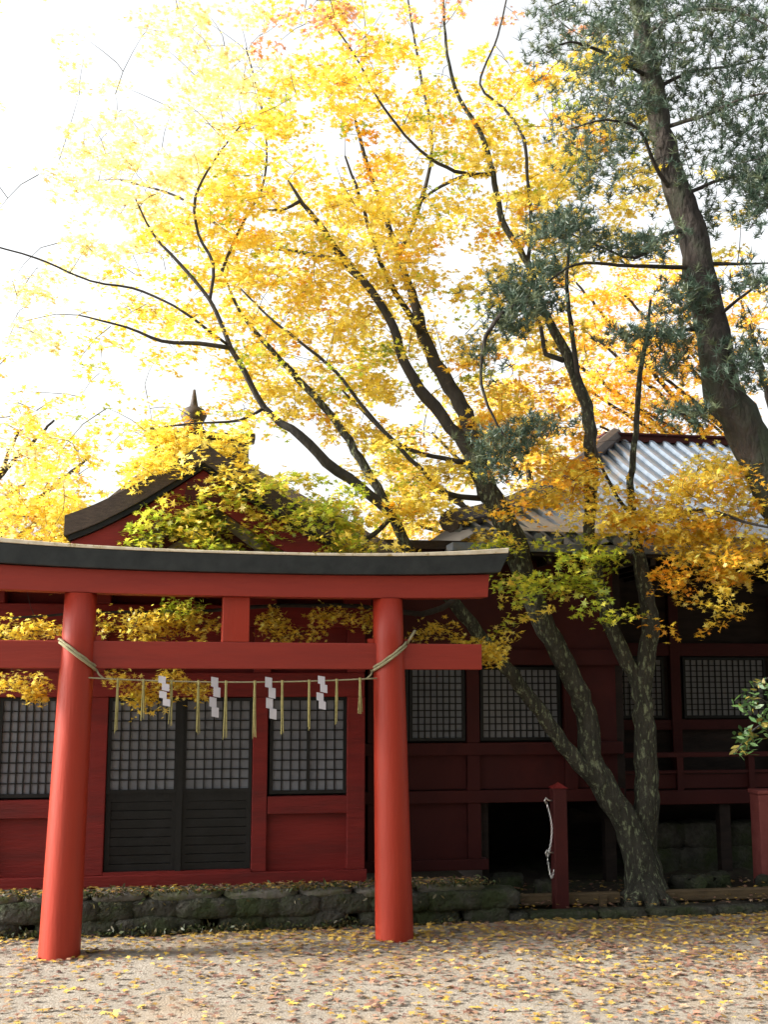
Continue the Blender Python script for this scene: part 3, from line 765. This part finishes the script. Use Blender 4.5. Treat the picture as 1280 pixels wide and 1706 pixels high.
for r_, row in enumerate(GRID):
    for c_, ch in enumerate(row):
        d = int(ch)
        if not d: continue
        nsp = d**1.25*.62*DENS
        nsp = int(nsp)+(rnd.random() < nsp % 1)
        for _ in range(nsp):
            px = (c_+rnd.uniform(-.1, 1.1))*64; py = (r_+rnd.uniform(-.1, 1.1))*64
            if 120 < px < 800 and py > 905: continue
            if gap(px, py): continue
            if px > 860 and 440 < py < 760 and rnd.random() < .3: continue
            add_spray(px, py, depth_for(px, py), palette(px, py), rnd.randint(34, 56), rnd.uniform(.35, .75))
# drooping boughs between the torii beams and just below the tie beam
for (px, py, sx, sy, n, pal) in ((50, 1040, 60, 16, 12, YEL), (270, 1030, 95, 26, 26, YEL), (300, 1005, 40, 8, 5, GRN), (460, 1035, 28, 26, 9, YEL), (545, 1018, 50, 14, 7, YEL), (520, 1050, 60, 10, 3, YEL),
                                 (720, 1045, 40, 14, 5, YEL), (790, 1068, 40, 16, 9, YEL), (825, 1085, 15, 14, 5, YEL), (30, 1130, 45, 12, 7, YEL), (60, 1150, 18, 12, 4, YEL), (240, 1152, 26, 22, 9, YEL), (285, 1130, 25, 12, 6, YEL), (330, 1135, 14, 18, 5, YEL), (210, 1122, 30, 5, 3, YEL), (615, 1030, 10, 16, 3, YEL)):
    for _ in range(int(n*2.1)):
        x = px+rnd.gauss(0, .5)*sx
        add_spray(x, py+rnd.gauss(0, .5)*sy, 10.98+(x-98)*.00128+rnd.uniform(-.1, .12), pal, 22, rnd.uniform(.18, .3), .062, .5)
GRY = np.vstack([GRN, YEL])
for (px, py, sx, sy, n, pal, Y) in ((250, 860, 45, 40, 24, GRN, 11.1), (320, 840, 60, 45, 32, GRY, 11.2), (400, 820, 65, 50, 34, GRY, 11.3), (480, 830, 60, 50, 26, GRY, 11.3), (560, 890, 40, 30, 14, GRY, 11.5), (360, 900, 40, 25, 10, GRN, 11.2), (450, 800, 50, 40, 18, GRY, 11.5), (500, 850, 60, 50, 30, GRY, 11.8), (560, 870, 50, 40, 22, GRY, 12), (420, 870, 40, 20, 6, GRY, 11.3),
        (300, 730, 90, 30, 50, YEL, 11.4), (250, 775, 70, 28, 40, YEL, 11.3), (360, 780, 60, 20, 16, YEL, 11.3), (60, 850, 60, 50, 30, YEL, 12.2), (40, 760, 50, 50, 14, PALE, 12.4), (120, 800, 40, 30, 8, YEL, 12.2), (970, 730, 22, 35, 14, ORA, 12.9), (960, 790, 30, 30, 6, ORA, 12.9), (690, 830, 60, 60, 20, YEL, 12.9), (350, 740, 50, 35, 18, YEL, 11.6),
        (1120, 850, 110, 38, 50, YEL, 12.6), (1190, 830, 90, 40, 30, YEL, 12.4), (1180, 900, 80, 60, 34, YEL, 12.4), (1130, 950, 50, 25, 14, ORA, 12.3), (1205, 960, 25, 40, 10, YEL, 12.2), (1250, 780, 60, 50, 22, YEL, 12.6), (1040, 860, 50, 40, 14, YEL, 12.6), (1060, 800, 40, 30, 8, YEL, 12.7), (1170, 765, 70, 30, 24, YEL, 12.8), (1230, 850, 50, 30, 16, YEL, 12.5),
        (930, 955, 45, 35, 9, GRN, 12.6), (1015, 955, 45, 40, 12, GRN, 12.6), (850, 1010, 18, 55, 6, GRY, 12.3), (980, 780, 40, 25, 7, ORA, 12.6), (910, 770, 60, 35, 18, ORA, 12.6), (900, 815, 50, 14, 9, YEL, 12.6), (890, 650, 90, 50, 30, ORA, 13.4)):
    for _ in range(n):
        x, y = px+rnd.gauss(0, .5)*sx, py+rnd.gauss(0, .5)*sy
        if gap(x, y): continue
        add_spray(x, y, Y+rnd.uniform(-.25, .3), pal, 26, rnd.uniform(.25, .45), .078, .45)
# crown beyond the frame, above
for _ in range(110):
    add_spray(rnd.uniform(-250, 1200), rnd.uniform(-420, -20), rnd.uniform(11.8, 15), YEL, 30, .7)
for _ in range(25):
    add_spray(rnd.uniform(-350, -30), rnd.uniform(0, 380), rnd.uniform(11.8, 14), PALE, 30, .7)
print('sprays', len(ends))
tw_m = grow(skel, ends)
tw_m.build('twigs', M['bark_hi'], mp)
leaf_mesh('leaves', np.vstack(Pl), np.concatenate(Tl), np.concatenate(Sz), np.vstack(Cl), M['leaf'], mp)
print('leaves', sum(len(q) for q in Pl))

# ---------------------------------------------------------------- background maples
def back_tree(name, bx, by, label, blobs, pal, nl, size, trunk_h, seed, group='maples beyond the shrine roofs'):
    t = empty(name, (bx, by, 0), 0, label=label, cat='tree', group=group)
    sk = []
    pp, rr = densify([(0, 0, -.1), (.1, 0, trunk_h*.5), (-.1, .1, trunk_h)], [.24, .18, .14], wob=.02)
    MB().tube(pp, rr, 9, rough=.06).build('trunk', M['bark_hi'], t, smooth=True)
    top = Vector((-.1, .1, trunk_h)); m = MB(); E2 = []
    PL, CL, SZ, TL_ = [], [], [], []
    for (px, py, Y, rr_, cnt) in blobs:
        c = at(px, py, Y)-Vector((bx, by, 0))
        mid = top.lerp(c, .5)+Vector((rnd.uniform(-.3, .3), rnd.uniform(-.3, .3), .3))
        bp_, br = densify([top, mid, c], [.09, .055, .02], wob=.02); m.tube(bp_, br, 6); sk += bp_[::2]
        for _ in range(cnt):
            v = Vector((rnd.gauss(0, 1), rnd.gauss(0, 1), rnd.gauss(0, .7)))*rr_*.55
            o = c+v; a = rnd.uniform(0, 2*PI); d = Vector((math.cos(a), math.sin(a), 0)); ln = rnd.uniform(.5, .9)
            Q = spray_leaves(o-d*ln*.5, d, ln, nl, size); PL.append(Q); CL.append(pick(pal, nl)); SZ.append(R.uniform(.7, 1.15, nl)*size); TL_.append(np.abs(R.normal(0, .7, nl)))
            E2.append(o)
    m.build('limbs', M['bark_hi'], t, smooth=True)
    grow(sk, E2, .018, .004, 9).build('twigs', M['bark_hi'], t)
    leaf_mesh('leaves', np.vstack(PL), np.concatenate(TL_), np.concatenate(SZ), np.vstack(CL), M['leaf'], t)
OR2 = np.vstack([ORA, ORA, YEL])
back_tree('orange_maple', 9.0, 22.5, 'orange leaved maple rising behind the tiled roof, left of the pine trunk', [
    (960, 470, 21, 1.0, 18), (1040, 490, 21, 1.0, 26), (1120, 480, 22, 1.1, 24), (1230, 480, 22, 1.0, 16), (1250, 540, 21, 1.0, 14), (990, 560, 21, 1.0, 24), (1060, 590, 21, 1.0, 30), (1130, 560, 21.5, 1.0, 20),
    (980, 650, 20.5, .9, 24), (1050, 670, 21, .9, 28), (1130, 650, 21, .9, 20), (900, 560, 21, .9, 12), (1000, 710, 21, .8, 20), (1120, 720, 21, .7, 14), (1180, 700, 21, .7, 14), (1200, 620, 22, 1., 10), (1210, 740, 20.5, .6, 10)], OR2, 44, .10, 4.5, 3)
back_tree('yellow_maple', 3.2, 21.5, 'yellow maple seen through the gap between the two roofs', [
    (690, 800, 20, .7, 22), (670, 870, 20, .7, 22), (740, 860, 20, .7, 14), (760, 900, 20, .6, 12), (860, 650, 20.5, .9, 26), (900, 690, 20.5, .9, 24), (840, 700, 20.5, .8, 18), (880, 770, 20, .8, 22), (930, 800, 20, .7, 16), (720, 720, 21, .8, 8), (640, 760, 20, .5, 8)], np.vstack([YEL, YEL, ORA]), 44, .10, 4.0, 5)
back_tree('pale_maple', -8.2, 20.5, 'pale yellow maple past the pavilion at the far left edge', [
    (30, 720, 20, .8, 9), (90, 700, 20, .8, 7), (60, 790, 20, .8, 14), (20, 860, 20, .8, 20), (90, 850, 20, .7, 18), (-60, 800, 20, 1, 20), (-120, 700, 20, 1.1, 20), (40, 900, 20, .8, 22), (110, 890, 19.5, .5, 8), (150, 760, 20, .6, 4), (-40, 620, 20, .9, 6)], np.vstack([PALE, YEL, PALE, ORA]), 40, .10, 3.6, 7)

# ---------------------------------------------------------------- the leaning pine
pb = Vector((7.3, 12.9, 0))
pn = empty('pine_tree', pb, 0, label='tall leaning pine with rough bark and dark needles at the right edge', cat='tree')
ptr = [at(x, y, d)-pb for x, y, d in ((1285, 800, 12.4), (1240, 710, 12.4), (1200, 630, 12.4), (1185, 540, 12.4), (1168, 450, 12.4), (1150, 380, 12.45), (1125, 310, 12.5), (1100, 220, 12.5), (1085, 130, 12.6), (1070, 40, 12.6), (1050, -60, 12.7), (1040, -200, 12.8))]
pts = [Vector((0, 0, -.1)), Vector((-.5, -.1, 1.2)), at(1420, 1050, 12.45)-pb]+ptr
ws = [115, 98, 84, 72, 67, 62, 57, 53, 50, 46, 40, 36, 31, 26, 20]
pp, rr = densify(pts, [wpx(w_, 12.5) for w_ in ws], .15, .015)
MB().tube(pp, rr, 14, rough=.07).build('trunk', M['pinebark'], pn, smooth=True)
pl = [[(1168, 445, 12.4), (1100, 445, 12.2), (1030, 442, 12.0), (960, 440, 11.9), (900, 480, 11.8), (840, 520, 11.8)],
      [(1170, 440, 12.4), (1230, 440, 12.3), (1290, 438, 12.2)],
      [(1185, 550, 12.4), (1130, 550, 12.3), (1060, 560, 12.1), (1010, 545, 12.0)],
      [(1180, 540, 12.4), (1230, 500, 12.2), (1290, 455, 12.0)],
      [(1150, 385, 12.4), (1110, 390, 12.3), (1060, 430, 12.1), (1000, 410, 12.0), (940, 385, 11.9)],
      [(1120, 320, 12.5), (1090, 270, 12.2), (1065, 215, 12.0), (1010, 200, 11.8), (950, 215, 11.6)],
      [(1100, 215, 12.5), (1180, 190, 12.1), (1250, 160, 11.8), (1330, 150, 11.6)],
      [(1085, 130, 12.6), (1010, 90, 12.2), (950, 70, 11.9), (910, 90, 11.7)],
      [(1072, 60, 12.6), (1140, 20, 12.2), (1230, 20, 11.9), (1310, 60, 11.7)],
      [(1060, 0, 12.6), (980, -10, 12.2), (920, 10, 12)],
      [(1130, 330, 12.5), (1200, 300, 12.9), (1260, 290, 13.2), (1320, 260, 13.3)],
      [(1200, 630, 12.4), (1240, 600, 12.2), (1290, 590, 12)],
      [(1210, 650, 12.4), (1160, 690, 12.1), (1090, 680, 11.9)],
      [(840, 520, 11.8), (810, 560, 11.8), (803, 640, 11.8), (830, 710, 11.85), (860, 750, 11.9)],
      [(1090, 150, 12.6), (1150, 120, 13.0), (1220, 110, 13.4), (1290, 90, 13.7)]]
psk = []
for q in pl:
    a = [at(*x)-pb for x in q]
    bp_, br = densify(a, [wpx(9-7*i/(len(a)-1), 12) for i in range(len(a))], .12, .012)
    MB().tube(bp_, br, 7, rough=.08).build('bough', M['pinebark'], pn, smooth=True); psk += bp_
PG = ["578677", "578857", "267655", "267257", "002338", "010134"]
tuft_c = []
for r_, row in enumerate(PG):
    for c_, ch in enumerate(row):
        for _ in range(int(int(ch)**1.15*2.0)+0):
            tuft_c.append((900+(c_+rnd.random())*64, (r_+rnd.random())*64, rnd.uniform(11.6, 13.6)))
for (px, py, sx, sy, n) in ((940, 385, 40, 28, 18), (870, 490, 45, 28, 20), (850, 530, 35, 25, 10), (910, 450, 25, 20, 8), (1000, 405, 35, 12, 6), (1080, 410, 30, 12, 9), (1150, 500, 30, 40, 12), (1110, 560, 40, 16, 8), (1060, 560, 30, 10, 5),
                            (1110, 600, 30, 25, 6), (1245, 600, 35, 35, 14), (850, 735, 40, 18, 12), (820, 770, 16, 40, 8), (810, 600, 12, 30, 4), (900, 705, 30, 8, 5), (1150, 690, 30, 12, 8), (1270, 300, 25, 60, 16), (1240, 470, 30, 30, 6), (980, 290, 25, 40, 6)):
    for _ in range(int(n*2.2)): tuft_c.append((px+rnd.gauss(0, .55)*sx, py+rnd.gauss(0, .55)*sy, 11.95+rnd.uniform(-.3, .4)))
for _ in range(150): tuft_c.append((rnd.uniform(900, 1600), rnd.uniform(-350, 0), rnd.uniform(11.5, 13.8)))
for _ in range(90): tuft_c.append((rnd.uniform(1290, 1700), rnd.uniform(0, 500), rnd.uniform(11.5, 13.8)))
V, F, CC = [], [], []
pends = []
for (px, py, Y) in tuft_c:
    c = at(px, py, Y)-pb
    pends.append(c)
    for s_ in range(5):      # shoots of one pad
        sc = c+Vector((rnd.gauss(0, .13), rnd.gauss(0, .13), rnd.gauss(0, .05)))
        ax = Vector((rnd.gauss(0, .6), rnd.gauss(0, .6), 1)).normalized()
        colr = np.array([(.055, .095, .065), (.075, .12, .085), (.04, .075, .05), (.10, .13, .07)][rnd.randrange(4)])
        for q in range(19):
            d = (ax*rnd.uniform(.1, 1)+Vector((rnd.gauss(0, .6), rnd.gauss(0, .6), rnd.gauss(0, .35)))).normalized()
            w_ = d.cross(Vector((rnd.random(), rnd.random(), rnd.random()))).normalized()*.0055
            l_ = rnd.uniform(.06, .105); st = sc+ax*rnd.uniform(-.04, .04)
            n0 = len(V); V += [tuple(st-w_), tuple(st+w_), tuple(st+d*l_)]; F.append((n0, n0+1, n0+2)); CC += [colr]*3
me = bpy.data.meshes.new('needles'); me.from_pydata(V, [], F)
ca_ = me.color_attributes.new('Col', 'FLOAT_COLOR', 'POINT'); A = np.ones((len(V), 4), np.float32); A[:, :3] = np.array(CC); ca_.data.foreach_set('color', A.reshape(-1))
me.materials.append(M['needle']); no = bpy.data.objects.new('needles', me); COL.objects.link(no); no.parent = pn
grow(psk, pends, .012, .004, 2.2).build('twigs', M['pinebark'], pn)

# ---------------------------------------------------------------- unseen cedars added behind and right of the camera to shade the hall
for i, (x, y, h, lab) in enumerate(((-1, -9, 18, 'unseen cedar added for shade behind the viewpoint, leftmost of the five'), (4.5, -7, 17, 'unseen cedar added for shade behind the viewpoint, second of the five'),
                               (9.5, -4, 18, 'unseen cedar added for shade behind and right of the viewpoint'), (11.5, 1.5, 17, 'unseen cedar added for shade right of the viewpoint'), (12.5, 7, 16, 'unseen cedar added for shade at the far right'))):
    t = empty('added_shade_cedar', (x, y, 0), 0, label=lab, cat='tree', group='unseen cedars added to shade the hall')
    MB().tube([(0, 0, -.1), (0, 0, h*.5), (0, 0, h)], [.42, .3, .04], 10).build('trunk', M['pinebark'], t, smooth=True)
    n = 5200; zz = 1.5+(h-1.5)*R.uniform(0, 1, n)**1.3; rr = (3.3*(1-(zz/h)**1.5)+.3)*R.uniform(.35, 1, n)**.5; aa = R.uniform(0, 2*PI, n)
    leaf_mesh('foliage', np.stack([rr*np.cos(aa), rr*np.sin(aa), zz-.12*rr], 1), np.abs(R.normal(0, .8, n)), R.uniform(.35, .65, n), pick(np.array([(.03, .05, .025), (.04, .065, .03)]), n), M['needle'], t, LEAF)

# ---------------------------------------------------------------- evergreen shrub at the right edge
eb = Vector((4.75, 11.6, 0))
ev = empty('evergreen_shrub', eb, 0, label='green leafed evergreen branch reaching in at the right edge, below the pine', cat='shrub')
tp = [at(1330, 1300, 11.6)-eb, at(1300, 1230, 11.5)-eb]
pp, rr = densify([Vector((0, 0, -.05))]+tp+[at(1310, 1120, 11.5)-eb], [.035, .03, .022, .01], .1, .006)
m = MB().tube(pp, rr, 7)
for q in ([(1300, 1230, 11.5), (1265, 1210, 11.4), (1240, 1235, 11.35), (1225, 1255, 11.3)], [(1305, 1190, 11.5), (1270, 1165, 11.4), (1245, 1170, 11.35)], [(1305, 1150, 11.5), (1280, 1130, 11.45), (1262, 1140, 11.4)]):
    a, b_ = densify([at(*x)-eb for x in q], [.012, .01, .007, .004][:len(q)], .08, .004); m.tube(a, b_, 5)
m.build('stems', M['bark_hi'], ev, smooth=True)
PLs = []
for (px, py, sx, sy, n) in ((1245, 1225, 22, 22, 60), (1250, 1170, 22, 18, 50), (1275, 1200, 20, 35, 60), (1270, 1140, 16, 14, 28), (1238, 1250, 14, 14, 24), (1310, 1180, 30, 70, 140), (1340, 1100, 40, 60, 120), (1350, 1260, 40, 60, 100)):
    for _ in range(n):
        PLs.append(tuple(at(px+rnd.gauss(0, .5)*sx, py+rnd.gauss(0, .5)*sy, 11.4+rnd.uniform(-.2, .25))-eb))
PLs = np.array(PLs); n = len(PLs)
leaf_mesh('leaves', PLs, np.abs(R.normal(0, .8, n)), R.uniform(.06, .1, n), pick(np.array([(.07, .15, .05), (.11, .20, .07), (.05, .11, .04), (.09, .17, .05), (.24, .2, .04)]), n), M['evergreen'], ev, OVAL)

# ---------------------------------------------------------------- fallen leaves
def keep(x, y, yel):
    edge = OY+(x-OX)*math.tan(YAW)-.02
    return y < edge
pos, cl = [], []
YL = np.array([(.50, .33, .06), (.42, .27, .06), (.58, .42, .11), (.36, .22, .06)]); BR = np.array([(.24, .13, .09), (.30, .17, .11), (.18, .10, .08), (.36, .25, .16), (.22, .13, .09)])
cnt = 0
while cnt < 21000:
    x = rnd.uniform(-7, 9); y = rnd.uniform(5.5, 14)
    edge = OY+(x-OX)*math.tan(YAW)
    if y > edge-.0: continue
    d = edge-y
    rt = min(1, max(0, (x+3)/5))
    py = .25+.9*math.exp(-d/(.25+1.1*rt))*(0.55+.6*rt)+.12*rt
    gul = abs(-(x-1.0)*.95+(12.0-y)) if x > .8 else 9
    if gul < .24: py += .9
    for q in (TL, TR):
        dq = math.hypot(x-q.x, y-q.y)
        if dq < .19: py = -1
        elif dq < .42: py += .9*(.42-dq)/.23
    if rnd.random() > py: continue
    isy = (gul > .2 or rnd.random() < .3) and rnd.random() < (.16+.55*math.exp(-d/1.0)+.12*rt)
    pos.append((x, y, .012*math.sin(x*1.7+y)*math.sin(y*1.3-x*.6)+.006*math.sin(x*5+y*3)+rnd.uniform(.012, .028)))
    cl.append((YL if isy else BR)[rnd.randrange(4)]*rnd.uniform(.8, 1.2)); cnt += 1
n = len(pos)
leaf_mesh('fallen_leaves', np.array(pos), np.abs(R.normal(0, .22, n)), R.uniform(.045, .085, n), np.array(cl), M['litter'], None, LEAF, .25, kind='stuff')
# litter on the wall cap and in the soil bed
pos, cl = [], []
for _ in range(1500):
    s = rnd.uniform(-6, 1.3); p = L(s, rnd.uniform(.02, .42), .392+rnd.uniform(0, .012)); pos.append(tuple(p)); cl.append((YL if rnd.random() < .55 else BR)[rnd.randrange(4)]*rnd.uniform(.7, 1.1))
for _ in range(900):
    p = L(rnd.uniform(1.3, 8), rnd.uniform(.05, 1.6)**1.0, .11+rnd.uniform(0, .02)); pos.append(tuple(p)); cl.append((YL if rnd.random() < .35 else BR)[rnd.randrange(4)]*rnd.uniform(.6, 1))
n = len(pos)
leaf_mesh('leaf_litter', np.array(pos), np.abs(R.normal(0, .3, n)), R.uniform(.04, .07, n), np.array(cl), M['litter'], None, LEAF, .25, kind='stuff')

# small weeds and moss tufts growing on and under the stone wall
pos = []
for _ in range(130):
    s = rnd.uniform(-6.5, 1.5); top = rnd.random() < .55
    for _ in range(26):
        if top: pos.append(tuple(L(s+rnd.gauss(0, .09), .03+rnd.gauss(0, .05), .37+abs(rnd.gauss(0, .035))-(.12 if rnd.random() < .3 else 0))))
        else: pos.append(tuple(L(s+rnd.gauss(0, .08), -.04+rnd.gauss(0, .03), .02+abs(rnd.gauss(0, .035)))))
n = len(pos)
leaf_mesh('weeds', np.array(pos), R.uniform(.3, 1.5, n), R.uniform(.03, .06, n), pick(np.array([(.04, .06, .02), (.07, .09, .03), (.09, .08, .035), (.12, .10, .04)]), n), M['evergreen'], None, OVAL, .3, kind='stuff')
